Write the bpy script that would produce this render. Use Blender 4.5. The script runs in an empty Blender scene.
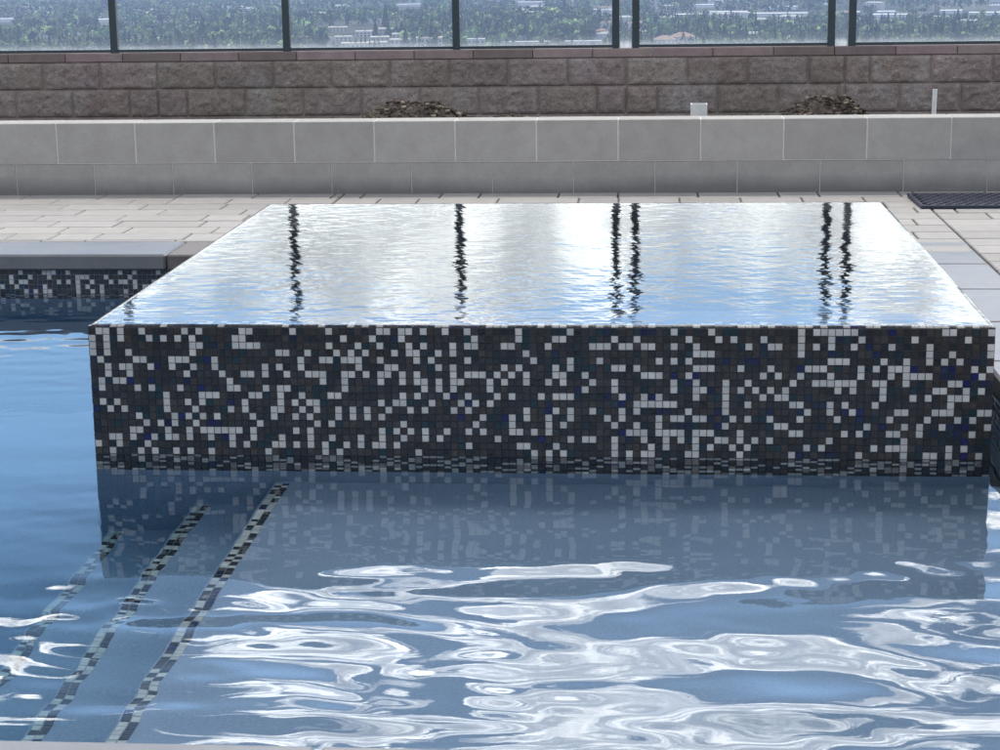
import bpy, math, random
import numpy as np
R = math.radians
rng = random.Random(7)
nr = np.random.default_rng(11)
scene = bpy.context.scene
col = scene.collection

# ------------------------------------------------------------------ measures
T = 0.02                      # mosaic pitch
W, D, H = 123 * T, 2.53, 0.362  # raised spa
ZC = 0.166                    # coping / deck top above the pool water
YP, ZP = 4.46, 0.530          # planter wall front, top
YW, ZW = 8.146, 0.690         # split-face wall front, top
YN = -2.318                   # near pool edge
XR = 2.525                    # right pool edge
XL = -7.0                     # left pool edge
FLOOR = -1.25

# ------------------------------------------------------------------ helpers
def link(name, me, mat=None, parent=None, loc=None):
    o = bpy.data.objects.new(name, me)
    col.objects.link(o)
    if mat is not None and me is not None:
        me.materials.append(mat)
    if parent is not None:
        o.parent = parent
    if loc is not None:
        o.location = loc
    return o

def tag(o, label=None, cat=None, group=None, kind=None):
    if label: o['label'] = label
    if cat: o['category'] = cat
    if group: o['group'] = group
    if kind: o['kind'] = kind
    return o

def thing(name, label, cat, loc=(0, 0, 0), rz=0, group=None):
    o = link(name, None, loc=loc)
    o.rotation_euler = (0, 0, rz)
    return tag(o, label, cat, group)

class MB:
    def __init__(s):
        s.v, s.f, s.c, s.smooth = [], [], [], False
    def poly(s, pts, c=None):
        n = len(s.v); s.v += [tuple(p) for p in pts]
        s.f.append(tuple(range(n, n + len(pts)))); s.c.append(c or (1, 1, 1))
    def mesh(s, vs, fs, c=None):
        n = len(s.v); s.v += [tuple(p) for p in vs]
        for f in fs:
            s.f.append(tuple(i + n for i in f)); s.c.append(c or (1, 1, 1))
    def box(s, a, b, c=None, bev=0.0):
        x0, y0, z0 = a; x1, y1, z1 = b
        if bev <= 0:
            vs = [(x0,y0,z0),(x1,y0,z0),(x1,y1,z0),(x0,y1,z0),(x0,y0,z1),(x1,y0,z1),(x1,y1,z1),(x0,y1,z1)]
            s.mesh(vs, [(0,3,2,1),(4,5,6,7),(0,1,5,4),(1,2,6,5),(2,3,7,6),(3,0,4,7)], c); return
        # chamfered box
        e = bev; vs = []; idx = {}
        for i, x in enumerate((x0, x1)):
            for j, y in enumerate((y0, y1)):
                for k, z in enumerate((z0, z1)):
                    sx, sy, sz = (1, -1)[i], (1, -1)[j], (1, -1)[k]
                    for ax in range(3):
                        p = [x + sx*e, y + sy*e, z + sz*e]
                        p[ax] = (x, y, z)[ax]
                        idx[(i, j, k, ax)] = len(vs); vs.append(p)
        fs = []
        for ax in range(3):
            o1, o2 = [a_ for a_ in range(3) if a_ != ax]
            for sd in (0, 1):
                q = []
                for (m, n) in ((0,0),(1,0),(1,1),(0,1)):
                    key = [0,0,0]; key[ax] = sd; key[o1] = m; key[o2] = n
                    q.append(idx[(*key, ax)])
                flip = (sd == 0) != (ax == 1)
                fs.append(tuple(reversed(q)) if flip else tuple(q))
        for ax in range(3):      # edges along ax
            o1, o2 = [a_ for a_ in range(3) if a_ != ax]
            for m in (0,1):
                for n in (0,1):
                    k0 = [0,0,0]; k0[o1] = m; k0[o2] = n; k1 = list(k0); k1[ax] = 1
                    q = (idx[(*k0,o1)], idx[(*k1,o1)], idx[(*k1,o2)], idx[(*k0,o2)])
                    fs.append(q)
        for i in (0,1):
            for j in (0,1):
                for k in (0,1):
                    fs.append((idx[(i,j,k,0)], idx[(i,j,k,1)], idx[(i,j,k,2)]))
        s.mesh(vs, fs, c)
    def tube(s, p, q, r0, r1, n=8, c=None, cap=True):
        p, q = np.array(p, float), np.array(q, float)
        d = q - p; d /= np.linalg.norm(d)
        a = np.cross(d, (0,0,1) if abs(d[2]) < .9 else (1,0,0)); a /= np.linalg.norm(a); b = np.cross(d, a)
        vs = []
        for (o, r) in ((p, r0), (q, r1)):
            for i in range(n):
                t = 2*math.pi*i/n; vs.append(o + r*(math.cos(t)*a + math.sin(t)*b))
        fs = [(i, (i+1) % n, n + (i+1) % n, n + i) for i in range(n)]
        if cap: fs += [tuple(reversed(range(n))), tuple(range(n, 2*n))]
        s.mesh(vs, fs, c)
    def data(s, name):
        me = bpy.data.meshes.new(name)
        me.from_pydata(s.v, [], s.f); me.update()
        at = me.color_attributes.new('Col', 'FLOAT_COLOR', 'CORNER')
        cnt = np.fromiter((len(f) for f in s.f), int, len(s.f))
        cc = np.repeat(np.array([(*c[:3], 1.0) for c in s.c], np.float32), cnt, axis=0)
        at.data.foreach_set('color', cc.ravel())
        if s.smooth:
            me.polygons.foreach_set('use_smooth', [True]*len(me.polygons))
        return me
    def build(s, name, mat, parent=None, loc=None):
        return link(name, s.data(name), mat, parent, loc)

def np_mesh(name, V, F, colors=None, smooth=False):
    me = bpy.data.meshes.new(name)
    k = F.shape[1]
    me.vertices.add(len(V)); me.vertices.foreach_set('co', V.astype(np.float32).ravel())
    me.loops.add(F.size); me.loops.foreach_set('vertex_index', F.astype(np.int32).ravel())
    me.polygons.add(len(F)); me.polygons.foreach_set('loop_start', np.arange(0, F.size, k, dtype=np.int32))
    me.update(calc_edges=True)
    if colors is not None:
        at = me.color_attributes.new('Col', 'FLOAT_COLOR', 'CORNER')
        cc = np.concatenate([colors, np.ones((len(colors), 1))], 1)
        at.data.foreach_set('color', np.repeat(cc, k, axis=0).astype(np.float32).ravel())
    if smooth:
        me.polygons.foreach_set('use_smooth', np.ones(len(F), bool))
    me.validate()
    return me

# smooth value noise in numpy
def vnoise(x, y, seed=0):
    x = np.asarray(x, float); y = np.asarray(y, float)
    xi = np.floor(x).astype(np.int64); yi = np.floor(y).astype(np.int64)
    fx = x - xi; fy = y - yi
    def h(a, b):
        n = (a * 374761393 + b * 668265263 + seed * 974711) & 0x7fffffff
        n = ((n ^ (n >> 13)) * 1274126177) & 0x7fffffff
        return ((n ^ (n >> 16)) & 0xffff) / 65535.0
    u = fx*fx*fx*(fx*(fx*6-15)+10); v = fy*fy*fy*(fy*(fy*6-15)+10)
    return (h(xi,yi)*(1-u)+h(xi+1,yi)*u)*(1-v) + (h(xi,yi+1)*(1-u)+h(xi+1,yi+1)*u)*v
def fbm(x, y, o=4, seed=0):
    s = 0; a = .5; 
    for i in range(o):
        s = s + a*vnoise(x*2**i, y*2**i, seed+i*17); a *= .5
    return s

# ------------------------------------------------------------------ materials
class NT:
    def __init__(s, mat):
        s.nt = mat.node_tree; s.nt.nodes.clear()
    def n(s, t, **kw):
        nd = s.nt.nodes.new(t)
        for k, v in kw.items():
            if k.startswith('i_'):
                key = k[2:].replace('_', ' ')
                nd.inputs[int(key) if key.isdigit() else key].default_value = v
            else: setattr(nd, k, v)
        return nd
    def l(s, a, b): s.nt.links.new(a, b)
    def math(s, op, a, b=None, c=None, clamp=False):
        m = s.nt.nodes.new('ShaderNodeMath'); m.operation = op; m.use_clamp = clamp
        for i, x in enumerate((a, b, c)):
            if x is None: continue
            if isinstance(x, (int, float)): m.inputs[i].default_value = x
            else: s.l(x, m.inputs[i])
        return m.outputs[0]
    def noise(s, vec, scale, detail=4, rough=.5, dist=0):
        n = s.n('ShaderNodeTexNoise'); n.inputs['Scale'].default_value = scale
        n.inputs['Detail'].default_value = detail; n.inputs['Roughness'].default_value = rough
        n.inputs['Distortion'].default_value = dist
        if vec is not None: s.l(vec, n.inputs['Vector'])
        return n.outputs['Fac']
    def ramp(s, fac, stops, interp='LINEAR'):
        r = s.n('ShaderNodeValToRGB'); r.color_ramp.interpolation = interp
        e = r.color_ramp.elements
        while len(e) < len(stops): e.new(.5)
        for el, (p, c) in zip(e, stops):
            el.position = p
            el.color = (c, c, c, 1) if isinstance(c, (int, float)) else (*c, 1)
        s.l(fac, r.inputs[0]); return r.outputs[0]
    def mix(s, fac, a, b, mode='MIX'):
        m = s.n('ShaderNodeMix', data_type='RGBA', blend_type=mode)
        for sock, x in ((m.inputs[0], fac), (m.inputs[6], a), (m.inputs[7], b)):
            if isinstance(x, (int, float)): sock.default_value = x
            elif isinstance(x, tuple): sock.default_value = (*x[:3], 1)
            else: s.l(x, sock)
        return m.outputs[2]
    def bump(s, h, strength, dist=.01, normal=None):
        b = s.n('ShaderNodeBump'); b.inputs['Strength'].default_value = strength
        b.inputs['Distance'].default_value = dist; s.l(h, b.inputs['Height'])
        if normal is not None: s.l(normal, b.inputs['Normal'])
        return b.outputs[0]

def newmat(name):
    m = bpy.data.materials.new(name); m.use_nodes = True
    return m, NT(m)

def principled(nt, color, rough=.6, spec=.5, normal=None, metallic=0, coat=0):
    b = nt.n('ShaderNodeBsdfPrincipled')
    for sock, x in ((b.inputs['Base Color'], color), (b.inputs['Roughness'], rough)):
        if isinstance(x, (int, float)): sock.default_value = x
        elif isinstance(x, tuple): sock.default_value = (*x, 1)
        else: nt.l(x, sock)
    b.inputs['Specular IOR Level'].default_value = spec
    b.inputs['Metallic'].default_value = metallic
    b.inputs['Coat Weight'].default_value = coat
    b.inputs['Coat Roughness'].default_value = .08
    if normal is not None: nt.l(normal, b.inputs['Normal'])
    return b

def finish(nt, sh):
    o = nt.n('ShaderNodeOutputMaterial'); nt.l(sh.outputs[0] if hasattr(sh, 'outputs') else sh, o.inputs['Surface'])

def generic(name, color, rough=.6, var=.25, scale=20, bump=.2, bdist=.003, spec=.4, metallic=0, attr=False, coat=0):
    m, nt = newmat(name)
    pos = nt.n('ShaderNodeNewGeometry').outputs['Position']
    n1 = nt.noise(pos, scale, 6, .6); n2 = nt.noise(pos, scale*7, 4, .6)
    f = nt.math('ADD', nt.math('MULTIPLY', n1, .7), nt.math('MULTIPLY', n2, .3))
    v = nt.ramp(f, [(.3, 1-var), (.7, 1+var)])
    base = color
    if attr:
        a = nt.n('ShaderNodeVertexColor', layer_name='Col').outputs[0]
        base = nt.mix(1.0, a, color, 'MULTIPLY')
    c = nt.mix(1.0, base, v, 'MULTIPLY')
    nrm = nt.bump(f, bump, bdist)
    rr = nt.ramp(n1, [(.3, max(rough-.08, .02)), (.7, min(rough+.08, 1))])
    finish(nt, principled(nt, c, rr, spec, nrm, metallic, coat))
    return m

# mosaic tile: colour from the mesh, glassy, faint streaks inside the dark ones
def tile_material():
    m, nt = newmat('glass_mosaic')
    pos = nt.n('ShaderNodeNewGeometry').outputs['Position']
    a = nt.n('ShaderNodeVertexColor', layer_name='Col').outputs[0]
    mp = nt.n('ShaderNodeMapping'); nt.l(pos, mp.inputs[0]); mp.inputs['Scale'].default_value = (60, 60, 420)
    st = nt.noise(mp.outputs[0], 1, 3, .6)
    lum = nt.n('ShaderNodeRGBToBW'); nt.l(a, lum.inputs[0])
    c = nt.mix(nt.ramp(lum.outputs[0], [(.05, 1.0), (.25, .12)]), a, nt.mix(1.0, a, nt.ramp(st, [(.35, .6), (.7, 1.6)]), 'MULTIPLY'))
    spk = nt.noise(pos, 300, 2, .5)
    c = nt.mix(1.0, c, nt.ramp(spk, [(.3, .96), (.7, 1.04)]), 'MULTIPLY')
    nrm = nt.bump(nt.noise(pos, 110, 3, .5), .25, .0015)
    finish(nt, principled(nt, c, .16, .5, nrm))
    return m
M_TILE = tile_material()
M_GROUT = generic('grout', (.05, .05, .055), .8, .3, 60, .4, .001)

def plaster_material():
    m, nt = newmat('blue_plaster')
    pos = nt.n('ShaderNodeNewGeometry').outputs['Position']
    n = nt.noise(pos, 2.2, 5, .6); n2 = nt.noise(pos, 140, 3, .7)
    c = nt.ramp(n, [(.3, (.215, .275, .37)), (.7, (.26, .32, .42))])
    c = nt.mix(1.0, c, nt.ramp(n2, [(.3, .82), (.7, 1.12)]), 'MULTIPLY')
    finish(nt, principled(nt, c, .7, .2, nt.bump(n2, .3, .002)))
    return m
M_PLASTER = plaster_material()

def water_material(name, absorb, density, micro=0.0, mscale=60):
    m, nt = newmat(name)
    g = nt.n('ShaderNodeBsdfGlass'); g.inputs['IOR'].default_value = 1.333; g.inputs['Roughness'].default_value = 0.0
    if micro > 0:
        pos = nt.n('ShaderNodeNewGeometry').outputs['Position']
        mp = nt.n('ShaderNodeMapping'); nt.l(pos, mp.inputs[0]); mp.inputs['Scale'].default_value = (.7, 1.2, 0)
        nt.l(nt.bump(nt.noise(mp.outputs[0], mscale, 3, .5), micro, .001), g.inputs['Normal'])
    v = nt.n('ShaderNodeVolumeAbsorption'); v.inputs['Color'].default_value = (*absorb, 1); v.inputs['Density'].default_value = density
    o = nt.n('ShaderNodeOutputMaterial'); nt.l(g.outputs[0], o.inputs['Surface']); nt.l(v.outputs[0], o.inputs['Volume'])
    return m
M_WATER = water_material('pool_water', (.15, .66, .82), .55, .06, 25)
M_SPAWATER = water_material('spa_water', (.12, .32, .42), 5.0, .16, 70)

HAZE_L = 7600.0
HAZE_GLOW = (.38, .53, .90)
def haze_painted(name, build):
    """surface for the far valley: aerial haze painted on as emission, growing with the distance from this hill"""
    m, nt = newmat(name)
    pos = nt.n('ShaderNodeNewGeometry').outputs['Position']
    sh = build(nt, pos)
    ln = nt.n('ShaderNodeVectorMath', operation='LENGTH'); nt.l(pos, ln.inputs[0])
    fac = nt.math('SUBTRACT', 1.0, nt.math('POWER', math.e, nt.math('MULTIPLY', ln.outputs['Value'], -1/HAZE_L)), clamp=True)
    em = nt.n('ShaderNodeEmission'); em.inputs[0].default_value = (*HAZE_GLOW, 1); em.inputs[1].default_value = 1.0  # bluish haze light painted into each valley surface as its own glow
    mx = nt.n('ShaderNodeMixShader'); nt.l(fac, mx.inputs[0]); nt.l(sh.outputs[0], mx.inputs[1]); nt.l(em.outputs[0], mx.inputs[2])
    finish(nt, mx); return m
def _leaf(nt, pos):
    a = nt.n('ShaderNodeVertexColor', layer_name='Col').outputs[0]
    c = nt.mix(1.0, a, nt.ramp(nt.noise(pos, .35, 3, .6), [(.3, .7), (.7, 1.3)]), 'MULTIPLY')
    return principled(nt, c, .8, .15)
def _attr(nt, pos):
    a = nt.n('ShaderNodeVertexColor', layer_name='Col').outputs[0]
    c = nt.mix(1.0, a, nt.ramp(nt.noise(pos, .2, 3, .6), [(.3, .88), (.7, 1.1)]), 'MULTIPLY')
    return principled(nt, c, .7, .3)
def _land(nt, pos):
    n = nt.noise(pos, .004, 6, .65); n2 = nt.noise(pos, .03, 5, .6)
    c = nt.ramp(n, [(.35, (.05, .065, .035)), (.5, (.085, .085, .055)), (.62, (.22, .2, .16))])
    c = nt.mix(1.0, c, nt.ramp(n2, [(.3, .6), (.7, 1.35)]), 'MULTIPLY')
    return principled(nt, c, .9, .1)
M_LEAF = haze_painted('far_foliage', _leaf)
M_BARK = haze_painted('far_bark', _attr)
M_BLD = haze_painted('far_building', _attr)
M_LAND = haze_painted('valley_land', _land)

# ------------------------------------------------------------------ mosaic sheets
LIGHTS = [(.49, .475, .45), (.52, .505, .475), (.46, .45, .43), (.55, .53, .495)]
DARKS = [(.031, .029, .029), (.038, .033, .031), (.024, .023, .024), (.034, .032, .034), (.046, .039, .034), (.019, .024, .029)]
BLUES = [(.012, .016, .055), (.014, .022, .048), (.010, .014, .075)]
TEALS = [(.012, .030, .040)]
def tile_colour(i, j, seed, pl=.275):
    r = rng.random()
    if r < pl: return rng.choice(LIGHTS)
    z = vnoise(i*.12 + seed*9.1, j*.28, 5)
    if rng.random() < (.02 + .22*max(0, float(z)-.5)*2): return rng.choice(BLUES)
    if rng.random() < .08: return rng.choice(TEALS)
    return rng.choice(DARKS)

def mosaic(mb, org, u, v, n, cols, rows, seed=1, pl=.285, gap=.0016, raise_=.0016):
    org, u, v, n = (np.array(a, float) for a in (org, u, v, n))
    h = T/2 - gap/2; light = {}
    for j in range(rows):
        for i in range(cols):
            c = org + u*(i+.5)*T + v*(j+.5)*T
            near = light.get((i-1, j), 0) + light.get((i, j-1), 0) + light.get((i-1, j-1), 0)
            col_ = tile_colour(i, j, seed, pl*(1.05, 1.0, .65, .12)[near])
            light[(i, j)] = int(col_[0] > .3)
            k = rng.uniform(.95, 1.05) if col_[0] > .3 else rng.uniform(.8, 1.2); col_ = tuple(x*k for x in col_)
            c = c + (u*rng.uniform(-1,1) + v*rng.uniform(-1,1))*.00025
            tu, tv = rng.gauss(0, .006), rng.gauss(0, .006)
            base = []; top = []
            for (a, b) in ((-1,-1),(1,-1),(1,1),(-1,1)):
                base.append(c + u*a*h + v*b*h + n*.0002)
                top.append(c + u*a*(h-.0009) + v*b*(h-.0009) + n*(raise_ + a*tu*h + b*tv*h))
            mb.mesh(base + top, [(4,5,6,7),(0,1,5,4),(1,2,6,5),(2,3,7,6),(3,0,4,7)], col_)

# ------------------------------------------------------------------ raised spa
spa = thing('raised_spa', 'square raised spa clad in black, white and navy glass mosaic, brim full of mirror-like water', 'spa', (0, 0, 0))
TH = .22
mb = MB()      # solid ring of walls (grout face), with a hollow basin
z0 = FLOOR
mb.box((0, 0, z0), (W, TH, H)); mb.box((0, D-TH, z0), (W, D, H))
mb.box((0, TH, z0), (TH, D-TH, H)); mb.box((W-TH, TH, z0), (W, D-TH, H))
mb.build('wall', M_GROUT, spa)
RU = 18; RD = 8
for nm, org, u, n, cols, sd in (('front_mosaic', (0, 0, H-.0015), (1,0,0), (0,-1,0), 123, 1),
                       ('side_mosaic', (0, D-.01, H-.0015), (0,-1,0), (-1,0,0), 126, 2),
                       ('side_mosaic', (W, .01, H-.0015), (0,1,0), (1,0,0), 126, 3)):
    mb = MB(); mosaic(mb, org, u, (0,0,-1), n, cols, RU+RD, sd); mb.build(nm, M_TILE, spa)
mb = MB()      # the rim: a row of tiles laid flat under the overflowing sheet
mosaic(mb, (0, .001, H), (1,0,0), (0,1,0), (0,0,1), 123, 3, 4)
mosaic(mb, (0, D-.061, H), (1,0,0), (0,1,0), (0,0,1), 123, 3, 5)
mosaic(mb, (.001, .062, H), (1,0,0), (0,1,0), (0,0,1), 3, 120, 6)
mosaic(mb, (W-.061, .062, H), (1,0,0), (0,1,0), (0,0,1), 3, 120, 7)
mb.build('rim_mosaic', M_TILE, spa)
zt = H-.0015-(RU+RD)*T
mb = MB()      # plaster skirt below the mosaic
mb.box((-.002, -.002, z0), (W+.002, -.0002, zt)); mb.box((-.002, 0, z0), (-.0002, D, zt)); mb.box((W+.0002, 0, z0), (W+.002, D, zt))
mb.build('plaster_skirt', M_PLASTER, spa)
mb = MB()      # basin with a bench
a = TH
mb.box((a-.002, a-.002, -.75), (W-a+.002, D-a+.002, -.60))
mb.box((a+.001, a+.001, -.598), (W-a-.001, a+.42, H-.46), bev=.02); mb.box((a+.001, D-a-.42, -.598), (W-a-.001, D-a-.001, H-.46), bev=.02)
mb.box((a+.001, a+.421, -.598), (a+.42, D-a-.421, H-.46), bev=.02); mb.box((W-a-.42, a+.421, -.598), (W-a-.001, D-a-.421, H-.46), bev=.02)
mb.build('basin', M_PLASTER, spa)

# ------------------------------------------------------------------ water sheets
def water_body(name, x0, x1, y0, y1, z, step, hf, zb, mat):
    nx = int(round((x1-x0)/step))+1; ny = int(round((y1-y0)/step))+1
    X, Y = np.meshgrid(np.linspace(x0, x1, nx), np.linspace(y0, y1, ny))
    Z = z + hf(X, Y)
    V = np.stack([X.ravel(), Y.ravel(), Z.ravel()], 1)
    i = np.arange(ny-1)[:, None]*nx + np.arange(nx-1)[None, :]
    F = np.stack([i, i+1, i+1+nx, i+nx], -1).reshape(-1, 4)
    # skirts: every border vertex drops to the bottom plane
    nb = len(V)
    border = np.concatenate([np.arange(nx), np.arange(1, ny)*nx+nx-1, (ny-1)*nx+np.arange(nx-2, -1, -1), np.arange(ny-2, 0, -1)*nx])
    Vb = V[border].copy(); Vb[:, 2] = zb
    m = len(border); j = np.arange(m); k = (j+1) % m
    Fs = np.stack([border[j], nb+j, nb+k, border[k]], 1)
    c = nb + m
    V = np.concatenate([V, Vb, [[(x0+x1)/2, (y0+y1)/2, zb]]])
    me = bpy.data.meshes.new(name)
    faces_q = np.concatenate([F, Fs])
    ft = np.stack([nb+k, nb+j, np.full(m, c)], 1)
    me.vertices.add(len(V)); me.vertices.foreach_set('co', V.astype(np.float32).ravel())
    nl = faces_q.size + ft.size
    me.loops.add(nl); me.loops.foreach_set('vertex_index', np.concatenate([faces_q.ravel(), ft.ravel()]).astype(np.int32))
    me.polygons.add(len(faces_q)+len(ft))
    ls = np.concatenate([np.arange(0, faces_q.size, 4), faces_q.size + np.arange(0, ft.size, 3)]).astype(np.int32)
    me.polygons.foreach_set('loop_start', ls)
    me.update(calc_edges=True)
    sm = np.zeros(len(me.polygons), bool); sm[:len(F)] = True
    me.polygons.foreach_set('use_smooth', sm)
    # keep the rim crisp so the top sheet is shaded by its own slope only
    me.update()
    ev = np.zeros(len(me.edges)*2, np.int32); me.edges.foreach_get('vertices', ev); ev = ev.reshape(-1, 2)
    isb = np.zeros(len(V), bool); isb[border] = True
    at = me.attributes.new('sharp_edge', 'BOOLEAN', 'EDGE')
    at.data.foreach_set('value', (isb[ev[:, 0]] & isb[ev[:, 1]]))
    o = link(name, me, mat); tag(o, kind='structure')
    return o

def wave_bank(n, lmin, lmax, slope, spread, seed, main=math.pi/2):
    g = np.random.default_rng(seed); out = []
    for i in range(n):
        lam = lmin*(lmax/lmin)**g.random(); k = 2*math.pi/lam
        th = main + g.normal(0, spread)
        out.append((k*math.cos(th), k*math.sin(th), slope/k/math.sqrt(n)*1.41, g.random()*6.28))
    return out
def bank(X, Y, b):
    s = 0
    for kx, ky, a_, ph in b: s = s + a_*np.sin(kx*X + ky*Y + ph)
    return s
B1 = wave_bank(11, .19, .42, 1, .27, 13)
B2 = wave_bank(14, .085, .17, 1, .38, 4)
B3 = wave_bank(12, .05, .11, 1, .6, 5)
def sstep(a, b, x):
    t = np.clip((x-a)/(b-a), 0, 1); return t*t*(3-2*t)
def pool_waves(X, Y):
    wx = X + .07*(vnoise(X*1.3, Y*1.8, 1)-.5); wy = Y + .06*(vnoise(X*1.6+5, Y*1.6, 2)-.5)
    front = 1 - sstep(-1.15, -.15, Y)
    amp = .0055 + .0215*front*(.35 + .95*vnoise(X*.9+3.3, Y*1.1+8, 9))
    left = 1 - sstep(-.4, .6, X)
    amp = amp*(1-.76*left)
    h = amp*bank(wx, wy, B1) + amp*.50*(.25+1.1*vnoise(X*2.4, Y*2.4, 6))*bank(wx, wy, B2)
    far = sstep(.2, 1.6, Y)
    h = h + (.0012 + .004*far + .009*front*vnoise(X*3, Y*3, 12)**2)*bank(X, Y, B3) + .008*far*bank(X, Y, B2)
    # water slaps up against the spa face
    return h
wp = water_body('pool_water', XL-.1, XR+.1, YN-.1, D+.1, 0, .0125, pool_waves, FLOOR-.2, M_WATER)
S2 = wave_bank(22, .045, .13, 1, .75, 21)
S3 = wave_bank(10, .16, .4, 1, .9, 22)
S4 = wave_bank(14, .022, .045, 1, .8, 23)
def spa_waves(X, Y):
    e = np.minimum(np.minimum(X, W-X), np.minimum(Y, D-Y)); f = sstep(0, .05, e)
    a_ = .45 + 1.1*vnoise(X*2.2, Y*2.6, 31)
    h = .0062*a_*bank(X, Y, S2) + .0025*bank(X, Y, S3) + .0075*a_*bank(X, Y, S4)
    return h*(.25+.75*f) - .003*(1-sstep(0, .012, e))
ws = water_body('spa_water', .0004, W-.0004, .0004, D-.0004, H+.006, .0055, spa_waves, -.65, M_SPAWATER)

# ------------------------------------------------------------------ swimming pool
pool = thing('swimming_pool', 'sunken blue plastered swimming pool with a mosaic waterline and grey stone coping', 'swimming pool', (0, 0, 0))
M_COPING = generic('coping_stone', (.16, .158, .158), .38, .18, 9, .25, .0015, .75, attr=True)
M_STONE = generic('brown_stone', (.16, .14, .13), .6, .3, 30, .5, .004)
mb = MB()
mb.box((XL-.05, YN-.25, FLOOR-.15), (XR+.25, D+.25, FLOOR))
mb.build('pool_floor', M_PLASTER, pool)
mb = MB()
mb.box((XL-.25, YN-.25, FLOOR-.01), (XL, D+.25, .098)); mb.box((XL, D, FLOOR-.01), (-.001, D+.25, .098))
mb.box((XL, YN-.25, FLOOR-.01), (XR+.25, YN, .098)); mb.box((XR, YN, FLOOR-.01), (XR+.25, D+.25, .098))
mb.build('pool_wall', M_PLASTER, pool)
for (org, u, n, cols, sd) in (((XL, D-.0006, .0975), (1,0,0), (0,-1,0), 349, 41),
                     ((XR-.0006, YN, .0975), (0,1,0), (-1,0,0), 242, 42), ((XL+.0006, YN, .0975), (0,1,0), (1,0,0), 242, 43),
                     ((XL, YN+.0006, .0975), (1,0,0), (0,1,0), 475, 44)):
    mb = MB(); mosaic(mb, org, u, (0,0,-1), n, cols, 11, sd, .30); mb.build('waterline_mosaic', M_TILE, pool)
def coping(runs, name='coping'):
    mb = MB()
    for (a_, b_) in runs:
        k = rng.uniform(.93, 1.06)
        mb.box(a_, b_, (k, k, k*1.01), .008)
    return mb.build(name, M_COPING, pool)
ov = .03
xs = [XL-.3, -6.1, -5.2, -4.3, -3.4, -2.5, -1.6, -.43-.0]
coping([((xs[i]+.002, D-ov, .100), (xs[i+1]-.002, 2.855, ZC)) for i in range(len(xs)-1)])
mb = MB(); mb.box((-.425, D-ov+.004, .100), (-.23, 2.853, ZC-.002), bev=.006); mb.box((-.226, D-ov+.002, .100), (-.004, 2.853, ZC-.001), bev=.006)
mb.build('coping_corner_stone', M_STONE, pool)
ys = [YN-.3, -1.9, -1.3, -.7, -.1, .5, 1.1, 1.7, 2.25, 2.80]
coping([((XR-.0, ys[i]+.002, .100), (2.835, ys[i+1]-.002, ZC)) for i in range(len(ys)-1)])
xs = [XL-.3] + [-6.72 + .635*i for i in range(14)] + [XR-.003]
xs = [x + (.137 if 0 < i < len(xs)-1 else 0) for i, x in enumerate(xs)]
coping([((xs[i]+.0025, YN-.31, .100), (xs[i+1]-.0025, YN+.0, ZC)) for i in range(len(xs)-1)])
# shelf and steps, each with a double row of mosaic along its nosing
for (xe, xe2, z) in ((.506, XR, -.25), (.274, .506, -.47), (.03, .274, -.70)):
    mb = MB(); mb.box((xe, YN, FLOOR), (xe2 if xe2 == XR else xe2+.02, -.0025, z), bev=.004)
    st = mb.build('shelf' if xe2 == XR else 'step', M_PLASTER, pool)
    mb = MB(); mosaic(mb, (xe+.006, YN+.01, z+.0005), (1,0,0), (0,1,0), (0,0,1), 2, int((-.0-YN-.03)/T), 50+int(xe*10), .55)
    mb.build('nosing_mosaic', M_TILE, st)

# ------------------------------------------------------------------ deck of pavers
M_PAVER = generic('concrete_paver', (.355, .337, .320), .75, .13, 14, .5, .002, .3, attr=True)
M_SAND = generic('joint_sand', (.19, .175, .16), .95, .3, 40, .3, .002)
def pavers(mb, x0, x1, y0, y1, rows_dy=.195, seed=0):
    g = random.Random(seed); y = y1; j = 0
    while y > y0 + .02:
        ya = max(y - rows_dy, y0); x = x0 - g.uniform(0, .2)
        while x < x1:
            L = g.choice((.295, .395, .395, .195))
            xa, xb = max(x, x0), min(x+L, x1)
            if xb - xa > .03:
                k = g.uniform(.9, 1.07); wz = g.uniform(-.0012, .0012)
                mb.box((xa+.004, ya+.004, ZC-.05), (xb-.004, y-.004, ZC+wz), (k, k*g.uniform(.985,1.0), k*g.uniform(.965,1.0)), .004)
            x += L
        y = ya
mb = MB()
pavers(mb, -7.6, -.003, 2.858, YP-.004, seed=1)
pavers(mb, 0, 2.838, D+.004, YP-.004, seed=2)
pavers(mb, 2.840, 6.5, -2.6, YP-.004, seed=3)
pavers(mb, -7.3, 6.5, -6.3, YN-.316, seed=4)
o = mb.build('deck', M_PAVER); tag(o, kind='structure')
mb = MB()
for a_, b_ in (((-30, 2.78, -2), (0-.004, YP+.05, ZC-.012)), ((.004-.008, D+.001, -2), (2.7, YP+.05, ZC-.0125)), ((2.70, -2.6, -2), (30, YP+.05, ZC-.013)), ((-30, -30, -2), (30, YN-.20, ZC-.0135)), ((-30, -2.6, -2), (XL-.26, 2.8, ZC-.014))):
    mb.box(a_, b_)
o = mb.build('deck_bedding', M_SAND); tag(o, kind='structure')

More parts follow.
